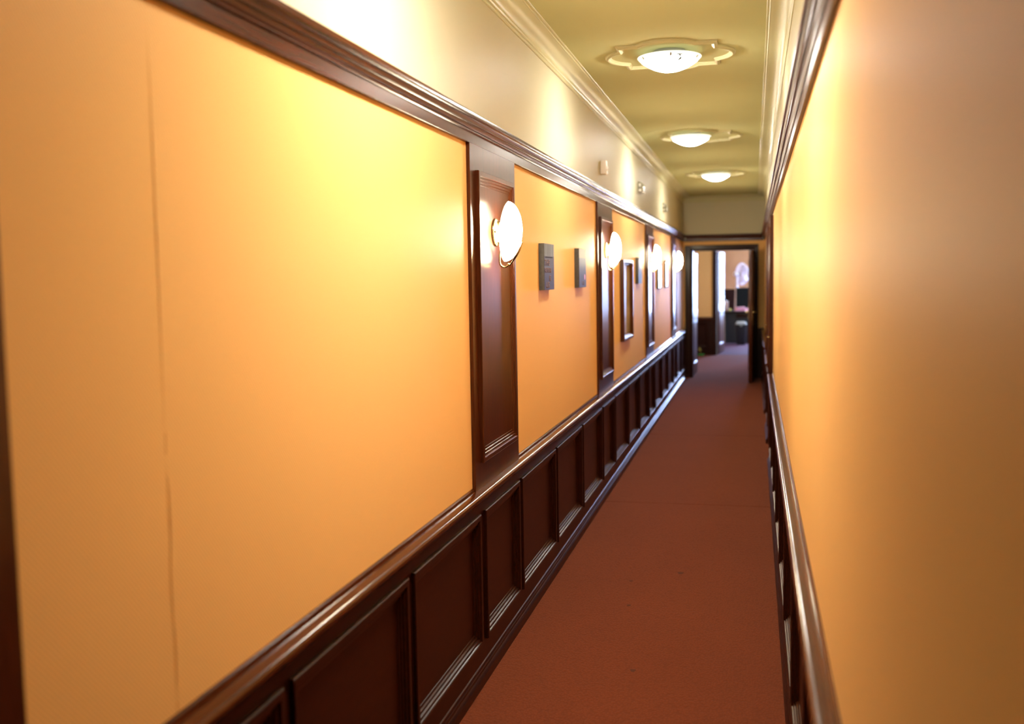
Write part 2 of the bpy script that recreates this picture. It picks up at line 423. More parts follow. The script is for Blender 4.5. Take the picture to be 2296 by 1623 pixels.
# ------------------------------------------------------------------ pilasters
PILM = [(0, .016), (0, .0300), (.002, .0320), (.018, .0320), (.021, .030), (.022, .026), (.031, .0255), (.033, .0220), (.042, .0215), (.044, .0185), (.053, .0180), (.055, .0160)]
for p in PIL:
    pl = obj('pilaster', fbox(bmesh.new(), FL, p, p + PW, .7635, 2.1205, 0, .016), wood_v, wall_l)
    obj('pilaster_panel', fbox(bmesh.new(), FL, p + .12, p + .63, .91, 1.98, .016, .0168), wood_v, pl)
    obj('pilaster_moulding', frame(bmesh.new(), PILM, p + .075, p + .68, .868, 2.022, FL), wood_v, pl, smooth=False)

# ------------------------------------------------------------------ picture rail
FASCIA = [(0, 2.12), (.015, 2.12), (.0165, 2.1215), (.0165, 2.159), (0, 2.159)]
RAIL = [(0, 2.1592), (.019, 2.1592), (.0225, 2.162), (.023, 2.166), (.020, 2.1685), (.0215, 2.1705), (.0245, 2.173), (.027, 2.178), (.028, 2.1835), (.031, 2.186), (.0345, 2.1865),
        (.0355, 2.192), (.038, 2.198), (.042, 2.2025), (.046, 2.205), (.050, 2.2062), (.0515, 2.208), (.0515, 2.221), (.050, 2.2235), (0, 2.226)]


def rail(name, P, cuts_f, cuts_r, label, m):
    root = thing(name, (0, 0, 0), label, 'trim', kind='structure')
    for a, c in zip(cuts_f, cuts_f[1:]): obj('fascia_board', extrude(bmesh.new(), FASCIA, a, c - .0012, P), m, root)
    for a, c in zip(cuts_r, cuts_r[1:]): obj('rail_moulding', extrude(bmesh.new(), RAIL, a, c - .0012, P), m, root)
    return root


rail('trim_1', PL, [YN, 1.2, 5.97, 9.0, 12.6, YF], [YN, 1.9, 4.77, 7.05, 11.2, YF], 'stepped dark picture rail above the wall lamps', wood_rail)
rail('trim_2', PR, [YN, 3.4, 6.5, 11.0, YF], [YN, 4.2, 8.1, 12.4, YF], 'stepped dark picture rail on the wall close to the camera', wood_rail_dull)
rail('trim_3', PE, [XL + .02, XR - .02], [XL + .04, XR - .04], 'dark picture rail across the end wall above the doorway', wood_x)

# ------------------------------------------------------------------ cornice
COV = [(0, 2.722), (.004, 2.722), (.008, 2.725), (.009, 2.731), (.006, 2.735), (.006, 2.739), (.011, 2.742), (.014, 2.748), (.013, 2.754), (.009, 2.757)]
COV += [(.086 - .077 * cos(radians(a)), 2.758 + .046 * sin(radians(a))) for a in range(0, 91, 10)]
COV += [(.088, 2.8045), (.092, 2.8035), (.096, 2.806), (.097, 2.811), (.101, 2.8095), (.106, 2.8105), (.108, 2.8135), (.108, 2.8165), (0, 2.8165)]
for nm, P, a, c, lb in (('trim_4', PL, YN, YF, 'cream plaster cornice above the wall lamps'), ('trim_5', PR, YN, YF, 'cream plaster cornice above the two closed doors'),
                        ('trim_6', PE, XL + .005, XR - .005, 'cream plaster cornice across the end wall')):
    tag(obj(nm, extrude(bmesh.new(), COV, a, c, P), plaster), lb, 'trim', kind='structure')


# ------------------------------------------------------------------ ceiling medallions (part of the ceiling)
def medallion(cx, cy):
    hx, hy, lx, ly, ax, ay = .268, .29, .158, .175, .090, .095
    pts = []
    def arc(x0, y0, x1, y1, nx, ny, h):
        c = Vector(((x0 + x1) / 2, (y0 + y1) / 2)); half = (Vector((x1, y1)) - Vector((x0, y0))).length / 2
        R = (half * half + h * h) / (2 * h); a = math.asin(min(1, half / R))
        o = c + Vector((nx, ny)) * (h - R); t = (Vector((x1, y1)) - Vector((x0, y0))).normalized(); n = Vector((nx, ny))
        return [o + n * R * cos(-a + 2 * a * k / 14) + t * R * sin(-a + 2 * a * k / 14) for k in range(15)]
    pts += [Vector((hx, -hy))] + arc(hx, -ly, hx, ly, 1, 0, ax)
    pts += [Vector((hx, hy))] + arc(lx, hy, -lx, hy, 0, 1, ay)
    pts += [Vector((-hx, hy))] + arc(-hx, ly, -hx, -ly, -1, 0, ax)
    pts += [Vector((-hx, -hy))] + arc(-lx, -hy, lx, -hy, 0, -1, ay)
    n = len(pts); nor = []
    for i in range(n):
        a = (pts[i] - pts[i - 1]).normalized(); b2 = (pts[(i + 1) % n] - pts[i]).normalized()
        na, nb = Vector((-a.y, a.x)), Vector((-b2.y, b2.x)); m_ = (na + nb).normalized()
        nor.append(m_ / max(.5, m_.dot(na)))
    prof = [(0, .0), (.001, .007), (.006, .011), (.010, .0105), (.012, .014), (.018, .018), (.025, .016), (.029, .010), (.033, .0085), (.035, 0)]
    rings = [[Vector((cx + (pts[i] + nor[i] * d).x, cy + (pts[i] + nor[i] * d).y, ZC - h)) for i in range(n)] for d, h in prof]
    bm = loft(bmesh.new(), rings, True, False)
    obj('ceiling_medallion', bm, plaster, ceiling)


for y in (2.72, 5.78, 9.18, 12.58): medallion(-.457, y)


# ------------------------------------------------------------------ ceiling lights
def dome(r, d, n=12): return [(r * cos(a), -d * sin(a)) for a in [pi / 2 * k / n for k in range(n + 1)]]


def make_ceiling_light():
    root = thing('ceiling_light', (0, 0, ZC), '', 'ceiling light')
    o0 = (0, 0, 0)
    obj('base', lathe(bmesh.new(), [(0, 0), (.086, 0), (.089, -.006), (.089, -.028), (.086, -.0315), (0, -.0315)], 40), white_metal, root)
    rim_ = obj('glass_rim', lathe(bmesh.new(), [(.080, -.0320), (.168, -.0320), (.1725, -.0335), (.1735, -.036), (.172, -.0385), (.163, -.0480), (.1525, -.0565), (.150, -.0565)], 48), rim_glass, root)
    pr = [(0, -.034), (.1515, -.0560)] + [(.1515 * (1 - k / 16), -.0560 - .056 * (1 - (1 - k / 16) ** 2)) for k in range(1, 17)]
    obj('glass_bowl', lathe(bmesh.new(), pr, 48), bowl_glow, root)
    for k in range(6):
        a = radians(20 + 60 * k)
        M = Matrix.Rotation(a, 4, 'Z') @ Matrix.Translation((.1625, 0, -.0510)) @ Matrix.Rotation(radians(-42), 4, 'Y')
        bm = nbox(-.009, .011, -.0032, .0032, -.0020, .0014, .0008, M)
        lathe(bm, [(0, -.004), (.002, -.004), (.0024, -.002), (.0024, 0), (0, 0)], 10, M)
        obj('clip', bm, chrome, rim_)
    return root


def copy_tree(o, parent=None):
    c = o.copy(); COL.objects.link(c)
    c.parent = parent
    for ch in list(o.children): copy_tree(ch, c)
    return c


light = make_ceiling_light()
spots = [(-.405, 2.74, 'round ceiling light over the viewer, nearest of the row'), (-.452, 5.69, 'round ceiling light with one dangling clip'),
         (-.532, 8.95, 'round ceiling light, middle one of the three in view'), (-.443, 12.36, 'round ceiling light closest to the end wall'),
         (-.70, 18.6, 'unseen round ceiling light added to brighten the lobby beyond the end doorway')]  # the lobby lamp is an unseen extra that brightens the lobby
lights = []
for i, (x, y, lb) in enumerate(spots):
    o = light if i == 0 else copy_tree(light)
    o.location = (x, y, ZC); o['label'] = lb; o['group'] = 'ceiling lights along the corridor'
    o.rotation_euler.z = radians(17 * i)
    lights.append(o)
bowl0 = [c for c in lights[0].children if c.name.startswith('glass_bowl')][0]
bowl0.data = bowl0.data.copy(); bowl0.data.materials[0] = near_bowl_glow          # the nearest lamp burns brighter
# the clip that hangs open under the second lamp
T = Matrix.Translation((.066, -.150, -.050)) @ Matrix.Rotation(radians(24), 4, 'Z')
bm = nbox(-.013, .013, -.003, .003, -.003, .001, .001, T)
tube(bm, [T @ Vector(p) for p in ((0, 0, -.002), (.001, -.004, -.014), (.004, -.008, -.022))], .0035, 8)
tube(bm, [T @ Vector(p) for p in ((.004, -.008, -.021), (-.008, -.016, -.031), (-.018, -.022, -.037))], [.0060, .0052, .0015], 8)
hc = obj('hanging_clip', bm, steel_dark, lights[1]); hc['label'] = 'bent dark clip dangling from the rim'
hc.rotation_euler.z = -lights[1].rotation_euler.z


# ------------------------------------------------------------------ wall sconces
def make_sconce():
    root = thing('wall_sconce', (0, 0, 0), '', 'wall lamp')
    Mx = Matrix.Rotation(radians(90), 4, 'Y')                      # lathe axis z -> +x (out of the wall)
    bm = lathe(bmesh.new(), [(0, 0), (.058, 0), (.060, .003), (.058, .008), (.050, .012), (.047, .016), (.044, .024), (.036, .029), (0, .031)], 36, Mx)
    bp_ = obj('backplate', bm, brass, root)
    obj('screw', lathe(bmesh.new(), [(0, .010), (.004, .010), (.004, .0145), (0, .0155)], 10, Matrix.Translation((0, -.050, 0)) @ Mx), brass, bp_)
    # opal shade: an oval half dome, open side to the wall, tilted slightly outwards at the top
    T = Matrix.Translation((.048, 0, .003)) @ Matrix.Rotation(radians(5), 4, 'Y')
    rings = []; n = 48
    pw = lambda c: math.copysign(abs(c) ** 1.35, c)
    for k in range(13):
        a = pi / 2 * k / 12
        d = .064 * sin(a); s = cos(a) ** .92 if k < 12 else .002
        rings.append([T @ Vector((d, .110 * s * pw(cos(t)), .125 * s * sin(t) - .004 * sin(a))) for t in [2 * pi * j / n for j in range(n)]])
    bm = bmesh.new(); loft(bm, rings, True, False)
    lip = [[T @ Vector((-.004, .105 * pw(cos(t)), .120 * sin(t))) for t in [2 * pi * j / n for j in range(n)]], [T @ Vector((.02, .080 * pw(cos(t)), .095 * sin(t))) for t in [2 * pi * j / n for j in range(n)]]]
    nf = len(bm.faces)
    loft(bm, [rings[0]] + lip, True, True)
    bm.faces.ensure_lookup_table()
    for f in bm.faces[nf:]: f.material_index = 1
    obj('shade', bm, [shade_glow, shade_back_glow], root)
    arm = [(.022, 0, .045), (.030, 0, .040), (.031, 0, .0), (.024, 0, -.06), (.018, 0, -.105), (.018, 0, -.128), (.024, 0, -.140), (.036, 0, -.146), (.048, 0, -.143), (.056, 0, -.136)]
    # smooth the bend
    P = [Vector(p) for p in arm]; sm = []
    for i in range(len(P) - 1):
        p0, p1, p2, p3 = P[max(i - 1, 0)], P[i], P[i + 1], P[min(i + 2, len(P) - 1)]
        for k in range(4):
            s = k / 4
            sm.append(.5 * ((2 * p1) + (p2 - p0) * s + (2 * p0 - 5 * p1 + 4 * p2 - p3) * s * s + (3 * p1 - p0 - 3 * p2 + p3) * s ** 3))
    sm.append(P[-1])
    arm_ = obj('arm', tube(bmesh.new(), sm, .0042, 10), brass, root)
    obj('knuckle', lathe(bmesh.new(), [(0, -.006), (.005, -.0055), (.0065, -.002), (.0065, .002), (.005, .0055), (0, .006)], 14, Matrix.Translation((.057, 0, -.136))), brass, arm_)
    # leaf strip that hugs the underside of the shade
    path = [(.058, -.138, .006), (.074, -.118, .014), (.088, -.098, .020), (.101, -.076, .017), (.110, -.054, .008), (.114, -.042, .002)]
    rings = []
    for x, z, hw in path:
        nx, nz = .75, -.66
        rings.append([Vector((x + nx * o_, y_, z + nz * o_)) for o_, y_ in ((0.002, -hw), (.0045, -hw * .5), (.0055, 0), (.0045, hw * .5), (.002, hw), (.0005, hw * .5), (0.0, 0), (.0005, -hw * .5))])
    obj('leaf_bracket', loft(bmesh.new(), rings), brass, arm_)
    return root


sc0 = make_sconce()
sl = ['wall lamp with opal half dome on the pilaster nearest the viewer', 'wall lamp between the small canvases and the tall framed picture',
      'wall lamp on the third pilaster, in front of the two glazed prints', 'wall lamp closest to the end doorway']
for i, p in enumerate(PIL[1:]):
    o = sc0 if i == 0 else copy_tree(sc0)
    o.location = (XL + .0168, p + .375, 1.793); o['label'] = sl[i]; o['group'] = 'wall lamps on the pilasters'


# ------------------------------------------------------------------ canvases and pictures on the left wall
def text_mesh(body, size, F, u, v, w, sx=1.0):
    c = bpy.data.curves.new('t', 'FONT'); c.body = body; c.size = size; c.extrude = 0.0; c.align_x = 'LEFT'; c.offset = size * .022
    o = bpy.data.objects.new('t', c); COL.objects.link(o)
    dg = bpy.context.evaluated_depsgraph_get(); me = bpy.data.meshes.new_from_object(o.evaluated_get(dg))
    bm = bmesh.new(); bm.from_mesh(me)
    bpy.data.objects.remove(o); bpy.data.curves.remove(c); bpy.data.meshes.remove(me)
    for vt in bm.verts: vt.co = F(u + vt.co.x * sx, v + vt.co.y, w)
    r = bmesh.ops.extrude_face_region(bm, geom=bm.faces[:])
    for e in r['geom']:
        if isinstance(e, bmesh.types.BMVert): e.co.x += .0003
    return bm


def canvas(y0, y1, z0, z1, face_mat, label, texts, extra=None, th=.030):
    lo = (XL + .0016, (y0 + y1) / 2, z0)
    root = thing('wall_canvas', lo, label, 'wall art', 'dark canvas blocks on the orange wall')
    obj('stretcher_block', nbox(XL + .0016, XL + th, y0, y1, z0, z1, .0012), black_edge, root, lo)
    pface = obj('printed_face', nbox(XL + th, XL + th + .0008, y0 + .001, y1 - .001, z0 + .001, z1 - .001), face_mat, root, lo)
    for body, size, u, v, sx in texts:
        obj('lettering', text_mesh(body, size, FL, y0 + u, z0 + v, th + .0008, sx), print_text, pface, lo, smooth=False)
    if extra: extra(pface, lo)
    return root


cm1 = canvas_print('grey_brushed_sheen_print', 1.776, 1.709, (0.034, 0.023, 0.040), (0.13, 0.13, 0.12))
cm2 = canvas_print('sand_brushed_sheen_print', 1.776, 1.716, (0.040, 0.033, 0.060), (0.15, 0.105, 0.065))
cm3 = canvas_print('slate_brushed_sheen_print', 1.776, 1.75, (0.05, 0.05, 0.07), (0.10, 0.10, 0.12))


def line1(root, lo):
    obj('printed_rule', nbox(XL + .0308, XL + .0312, 5.15, 5.345, 1.703, 1.708), print_line, root, lo)


def dot2(root, lo):
    bm = lathe(bmesh.new(), [(0, 0), (.018, 0), (.018, .0005), (0, .0005)], 20, Matrix.Translation((XL + .0308, 6.40, 1.600)) @ Matrix.Rotation(radians(90), 4, 'Y'))
    obj('printed_dot', bm, print_pink, root, lo)


canvas(5.125, 5.385, 1.536, 1.776, cm1, 'small dark canvas block lettered THE FUTURE IS US', [('THE', .042, .012, .127, 1.7), ('FUTURE', .034, .012, .090, 1.42), ('IS', .040, .12, .047, 1.9), ('US', .042, .035, .012, 2.0)], line1)
canvas(6.19, 6.455, 1.536, 1.776, cm2, 'small dark canvas block with a pink dot, next to the second wall lamp', [('US', .030, .11, .016, 2.4)], dot2)
canvas(9.50, 9.80, 1.530, 1.772, cm3, 'small slate grey canvas block beyond the tall framed picture', [])

FRM = [(0, .0016), (0, .034), (.003, .0365), (.020, .0365), (.030, .030), (.034, .022), (.040, .020), (.046, .012), (.048, .008)]
fl = (XL, 8.70, 1.06)
fr = thing('picture_frame', fl, 'tall sepia picture in a deep dark wooden frame', 'picture')
obj('frame', frame(bmesh.new(), FRM, 8.37, 9.03, 1.062, 1.738, FL), wood_v, fr, fl, smooth=False)
obj('picture', fbox(bmesh.new(), FL, 8.415, 8.985, 1.105, 1.695, .0016, .009), picture_brown, fr, fl)

for y0, y1, z0, z1, lb in ((11.62, 12.02, 1.452, 1.752, 'glazed print with glaring glass beside the third wall lamp'), (12.62, 12.97, 1.455, 1.785, 'glazed print with glaring glass beside the last wall lamp')):
    lo = (XL, (y0 + y1) / 2, z0)
    r = thing('framed_print', lo, lb, 'picture', 'glazed prints near the end door')
    obj('frame', frame(bmesh.new(), [(0, .0016), (0, .024), (.002, .026), (.012, .026), (.016, .021), (.018, .019)], y0, y1, z0, z1, FL), black_edge, r, lo, smooth=False)
    obj('print', fbox(bmesh.new(), FL, y0 + .015, y1 - .015, z0 + .015, z1 - .015, .0016, .020), picture_dark, r, lo)

# ------------------------------------------------------------------ motion sensor and exit signs above the picture rail
lo = (XL, 7.37, 2.38)
ms_ = thing('motion_sensor', lo, 'white motion sensor on the cream wall above the picture rail', 'sensor')
obj('housing', nbox(XL, XL + .040, 7.335, 7.405, 2.335, 2.432, .006), plastic_white, ms_, lo)
obj('lens', nbox(XL + .0395, XL + .0445, 7.343, 7.397, 2.341, 2.377, .002), plastic_lens, ms_, lo)
bm = loft(bmesh.new(), [[FL(7.345, 2.395, .0395), FL(7.395, 2.395, .0395), FL(7.395, 2.380, .0395), FL(7.345, 2.380, .0395)], [FL(7.360, 2.392, .046), FL(7.380, 2.392, .046), FL(7.384, 2.382, .050), FL(7.356, 2.382, .050)]])
obj('indicator_hood', bm, plastic_white, ms_, lo)


def exit_sign(y, z, label):
    lo = (XL, y, z)
    r = thing('exit_sign', lo, label, 'sign', 'emergency exit signs above the picture rail')
    prof = [(0, -.050), (.040, -.050), (.048, -.046), (.050, -.035), (.049, .0), (.044, .020), (.034, .036), (.020, .046), (0, .050)]
    bm = extrude(bmesh.new(), [(a, z + c) for a, c in prof], y - .09, y + .09, PL)
    obj('housing', bm, sign_grey, r, lo)
    obj('green_panel', fbox(bmesh.new(), FL, y - .02, y + .08, z - .044, z - .006, .0505, .0520), sign_green, r, lo)
    obj('white_panel', fbox(bmesh.new(), FL, y - .086, y - .026, z - .042, z - .008, .0505, .0518), sign_white, r, lo)
    bm = bmesh.new()                                               # white arrow on the green panel
    c = [(-.012, -.028), (.034, -.028), (.034, -.036), (.052, -.025), (.034, -.014), (.034, -.022), (-.012, -.022)]
    loft(bm, [[FL(y + a, z + d, .0520) for a, d in c], [FL(y + a, z + d, .0524) for a, d in c]])
    obj('arrow', bm, sign_white, r, lo, smooth=False)
    obj('side_window', fbox(bmesh.new(), lambda u, v, w: Vector((XL + u, y - .09 - w, z + v)), .008, .026, .004, .030, 0, .001), sign_white, r, lo)
    obj('side_label', fbox(bmesh.new(), lambda u, v, w: Vector((XL + u, y - .09 - w, z + v)), .008, .030, -.042, -.024, 0, .001), sign_white, r, lo)


exit_sign(9.86, 2.447, 'grey exit sign with green panel above the picture rail, nearer one')
exit_sign(12.52, 2.425, 'grey exit sign with green panel above the picture rail, farther one')


# ------------------------------------------------------------------ doors
def leaf_mesh(wd, ht, th):
    """door leaf along +x from its hinge, thickness along y, with sunk panels on both faces"""
    bm = nbox(0, wd, -th / 2, th / 2, 0.012, ht, .003)
    return bm


def leaf_panels(parent, wd, ht, th, m, M):
    for z0, z1 in ((.18, .86), (1.02, ht - .14)):
        for s in (1, -1):
            F = lambda u, v, w, s=s: Vector((u, s * (th / 2 + w), v))
            bm = frame(bmesh.new(), [(0, 0), (0, .008), (.004, .011), (.018, .010), (.024, .006), (.034, .004), (.040, 0)], .12, wd - .12, z0, z1, F)
            fbox(bm, F, .165, wd - .165, z0 + .045, z1 - .045, 0, .004)
            obj('door_panel', bm, m, parent, smooth=False)


def lever(parent, wd, th, m, z=1.05):
    u = wd - .055
    for s in (1, -1):
        F = lambda a, b_, c_, s=s: Vector((a, s * (th / 2 + c_), b_))
        bm = fbox(bmesh.new(), F, u - .020, u + .020, z - .13, z + .11, 0, .004)
        tube(bm, [F(u, z, .004), F(u, z, .045), F(u - .02, z, .052), F(u - .11, z, .050)], [.009, .008, .008, .007], 10)
        lathe(bm, [(0, 0), (.008, 0), (.008, .004), (0, .004)], 12, Matrix.Translation(F(u, z - .075, .004)) @ Matrix.Rotation(radians(-90 * s), 4, 'X'))
        obj('door_handle', bm, m, parent)


CASE = [(0, 0), (0, .018), (.003, .021), (.016, .022), (.024, .017), (.040, .015), (.048, .011), (.066, .010), (.070, .006), (.070, 0)]


def casing(parent, F, u0, u1, ztop, wl, wr, wt, m, origin):
    """three boards with a stepped profile round an opening u0..u1 x 0..ztop"""
    prof = [(0.0, .010), (.10, .014), (.22, .016), (.30, .022), (.70, .024), (.80, .030), (.97, .031), (1.0, .029)]
    bm = bmesh.new()
    loops = []
    for s, w_ in [(0.0, 0.0)] + prof + [(1.0, 0.0)]:
        loops.append([F(u0 - wl * s, 0, w_), F(u0 - wl * s, ztop + wt * s, w_), F(u1 + wr * s, ztop + wt * s, w_), F(u1 + wr * s, 0, w_)])
    loft(bm, loops, False)
    return obj('casing', bm, m, parent, origin, smooth=False)


# end door: casing, lining, one leaf swung towards the viewer, a second one folded back into the lobby
d1o = (-.47, YF, 0)
d1 = thing('door_1', d1o, 'dark wooden double doorway standing open at the end of the corridor', 'door', kind='structure')
casing(d1, FE, OX0, OX1, OZ, .112, .068, .076, wood_dark, d1o)
bm = bmesh.new()
box(bm, OX0, OX0 + .012, YF - .005, YF + .155, 0, OZ); box(bm, OX1 - .012, OX1, YF - .005, YF + .155, 0, OZ); box(bm, OX0 + .012, OX1 - .012, YF - .005, YF + .155, OZ - .012, OZ)
obj('door_lining', bm, wood_dark, d1, d1o)


def place_leaf(parent, porigin, wd, ht, th, hinge, ang, m, handle=True):
    lf = obj('door_leaf', leaf_mesh(wd, ht, th), m, parent)
    leaf_panels(lf, wd, ht, th, m, None)
    if handle: lever(lf, wd, th, brass)
    lf.location = Vector(hinge) - Vector(porigin); lf.rotation_euler.z = ang
    return lf


place_leaf(d1, d1o, .88, 1.955, .046, (-.020, 16.135, 0), math.atan2(-.875, -.034), wood_v)
place_leaf(d1, d1o, .84, 1.955, .034, (-.951, 16.23, 0), math.atan2(.84, .024), wood_gloss, False)

# the two closed doors in the right wall
for nm, y0, y1, lb in (('door_2', A0, A1, 'dark panelled door in the right wall, nearer of two'), ('door_3', B0, B1, 'dark panelled door in the right wall next to the end doorway')):
    oo_ = (XR, (y0 + y1) / 2, 0)
    d = thing(nm, oo_, lb, 'door', kind='structure')
    casing(d, FR, y0 + .07, y1 - .07, 2.01, .085, .085, .082, wood_v, oo_)
    lf = obj('door_leaf', fbox(bmesh.new(), FR, y0 + .07, y1 - .07, .012, 2.01, .002, .010), wood_v, d, oo_)
    for z0, z1 in ((.2, .85), (1.0, 1.87)):
        bm = frame(bmesh.new(), [(0, .010), (0, .014), (.004, .016), (.02, .015), (.03, .011), (.036, .010)], y0 + .19, y1 - .19, z0, z1, FR)
        obj('door_panel', bm, wood_v, lf, oo_, smooth=False)
    bm = fbox(bmesh.new(), FR, y0 + .10, y0 + .14, .94, 1.16, .010, .014)
    tube(bm, [FR(y0 + .12, 1.06, .014), FR(y0 + .12, 1.06, .042), FR(y0 + .14, 1.06, .046), FR(y0 + .22, 1.06, .046)], .006, 10)
    obj('door_handle', bm, brass, lf, oo_)

# ------------------------------------------------------------------ lobby beyond the end door
LX0, LX1, LY0, LY1 = -1.7, 1.3, 16.30, 20.70
lb_l = wall('wall_lobby_left', nbox(LX0 - .12, LX0, LY0, 26.35, 0, ZC), pink_paper, 'side wall of the lobby beyond the end door')
bm = bmesh.new()
box(bm, LX1, LX1 + .12, LY0, 18.2, 0, ZC); box(bm, LX1, LX1 + .12, 19.0, LY1 + .15, 0, ZC); box(bm, LX1, LX1 + .12, 18.2, 19.0, 0, 1.3); box(bm, LX1, LX1 + .12, 18.2, 19.0, 2.1, ZC)
wall('wall_lobby_right', bm, pink_paper, 'lobby wall with an added window, hidden behind the end door')
bm = bmesh.new(); box(bm, LX0 - .12, XL - .001, YF, YF + .15, 0, ZC); box(bm, XR + .001, LX1 + .12, YF, YF + .15, 0, ZC)
wall('wall_lobby_front', bm, cream, 'lobby side of the end wall')
bm = bmesh.new()
QX0, QX1, QZ = -.725, .26, 2.10
box(bm, LX0, QX0, LY1, LY1 + .15, 0, ZC); box(bm, QX1, 2.72, LY1, LY1 + .15, 0, ZC); box(bm, QX0, QX1, LY1, LY1 + .15, QZ, ZC)
lb_b = wall('wall_lobby_back', bm, cream, 'orange papered back wall of the lobby with dark dado')
FB = lambda u, v, w: Vector((u, LY1 - w, v))
PB = lambda t, w, z: Vector((t, LY1 - w, z))
obj('wallpaper_sheet', fbox(bmesh.new(), FB, LX0, QX0 - .08, .75, 2.10, 0, .0016), paper, lb_b)
obj('wallpaper_sheet', fbox(bmesh.new(), FB, QX1 + .08, LX1, .75, 2.10, 0, .0016), paper, lb_b)
obj('picture_rail', extrude(bmesh.new(), [(a, c) for a, c in RAIL], LX0, LX1, PB), wood_x, lb_b)
for a, c in ((LX0, QX0 - .08), (QX1 + .08, LX1)):
    obj('wainscot_frame', fbox(bmesh.new(), FB, a, c, 0, .75, 0, .02), wood_dark, lb_b)
    obj('dado_rail', extrude(bmesh.new(), [(u, v - .015) for u, v in CAP], a, c, PB), wood_x, lb_b)
q = obj('wainscot_panel', fbox(bmesh.new(), FB, -1.25, -.90, .15, .66, .02, .021), wood_dark, lb_b)
obj('panel_moulding', frame(bmesh.new(), [(d, ww + .008) for d, ww in PMOULD], -1.25, -.90, .15, .66, FB), wood_dark, q, smooth=False)

d4o = (-.23, LY1, 0)
d4 = thing('door_4', d4o, 'dark glossy office door standing open beyond the lobby', 'door', kind='structure')
casing(d4, FB, QX0, QX1, QZ, .085, .085, .08, wood_dark, d4o)
place_leaf(d4, d4o, .88, 2.06, .042, (-.715, 20.87, 0), math.atan2(.875, .088), wood_gloss)


def window(name, F, u0, u1, v0, v1, label, origin, depth=.07):
    r = thing(name, origin, label, 'window', kind='structure')
    fr_ = obj('window_frame', frame(bmesh.new(), [(0, -depth), (0, .015), (.045, .015), (.05, .0), (.05, -.03), (.052, -depth)], u0, u1, v0, v1, F), white_frame, r, origin, smooth=False)
    um = (u0 + u1) / 2
    obj('sash_bar', fbox(bmesh.new(), F, um - .02, um + .02, v0 + .05, v1 - .05, -.05, -.01), white_frame, r, origin)
    vt = v1 - (v1 - v0) * .3
    for a, c in ((u0 + .05, um - .02), (um + .02, u1 - .05)):
        obj('sash_bar', fbox(bmesh.new(), F, a, c, vt - .015, vt + .015, -.05, -.01), white_frame, r, origin)
        for e, g_ in ((v0 + .05, vt - .015), (vt + .015, v1 - .05)):
            obj('window_pane', fbox(bmesh.new(), F, a, c, e, g_, -.032, -.028), pane, r, origin)
    return r


FW1 = lambda u, v, w: Vector((u, 26.2 - w, v))
FW2 = lambda u, v, w: Vector((LX1 - w, u, v))
window('window_1', FW1, .05, 1.75, .65, 2.45, 'tall white office window facing the corridor end, hidden by the door leaf', (.95, 26.2, .65))
window('window_2_added', FW2, 18.2, 19.0, 1.3, 2.1, 'unseen white window added on the hidden side to light the lobby', (LX1, 18.6, 1.3))  # added out of view to bring daylight onto the orange lobby wall

# ------------------------------------------------------------------ office
bm = bmesh.new()
box(bm, LX0, .05, 26.2, 26.35, 0, ZC); box(bm, 1.75, 2.72, 26.2, 26.35, 0, ZC); box(bm, .05, 1.75, 26.2, 26.35, 0, .65); box(bm, .05, 1.75, 26.2, 26.35, 2.45, ZC)
of_b = wall('wall_office_back', bm, pink_paper, 'terracotta papered back wall of the office behind the fan')
bm = bmesh.new()
box(bm, 2.6, 2.72, LY1 + .15, 22.7, 0, ZC); box(bm, 2.6, 2.72, 23.9, 26.2, 0, ZC); box(bm, 2.6, 2.72, 22.7, 23.9, 0, 1.2); box(bm, 2.6, 2.72, 22.7, 23.9, 2.3, ZC)
window('window_3_added', lambda u, v, w: Vector((2.6 - w, u, v)), 22.7, 23.9, 1.2, 2.3, 'unseen white window added beside the desk to light the office', (2.6, 23.3, 1.2))  # added out of view so daylight reaches the fan and back wall
wall('wall_office_right', bm, pink_paper, 'office side wall out of view behind the door jamb')
FO = lambda u, v, w: Vector((u, 26.2 - w, v))
for k in range(4):
    a = -1.68 + .42 * k
    obj('wainscot_panel', fbox(bmesh.new(), FO, a, a + .41, 0, 1.20, 0, .018), wood_dark, of_b)
obj('dado_rail', fbox(bmesh.new(), FO, LX0, .04, 1.20, 1.235, 0, .035), wood_dark, of_b)

# desk
dk = thing('desk', (-.36, 24.5, 0), 'dark office desk seen through the far doorway', 'desk')
do = (-.36, 24.5, 0)
obj('desk_top', nbox(-.80, .04, 24.15, 24.85, .715, .748, .004), desk_wood, dk, do)
obj('front_panel', nbox(-.66, .04, 24.22, 24.24, .006, .715), plastic_black, dk, do)
obj('drawer_front', nbox(-.40, .04, 24.185, 24.215, .60, .705, .003), wood_dark, dk, do)
for x, y in ((-.70, 24.20), (.0, 24.20), (-.70, 24.78), (.0, 24.78)):
    o = obj('leg', nbox(x - .03, x + .03, y - .025, y + .025, 0, .715, .003), pale_wood if x < -.3 else wood_dark, dk, do)
    if x < -.3: o['label'] = 'pale wooden leg'

# monitor
mo = (-.13, 24.62, .748)
mn = thing('monitor', mo, 'black flat monitor standing on the office desk', 'monitor')
obj('foot', nbox(-.25, -.01, 24.55, 24.72, .748, .760, .004), plastic_black, mn, mo)
obj('stand', nbox(-.16, -.10, 24.635, 24.665, .758, 1.0, .004), plastic_black, mn, mo)
obj('housing', nbox(-.415, .155, 24.600, 24.635, .80, 1.292, .006), plastic_black, mn, mo)
obj('screen', nbox(-.40, .14, 24.5985, 24.5998, .82, 1.277), screen, mn, mo)

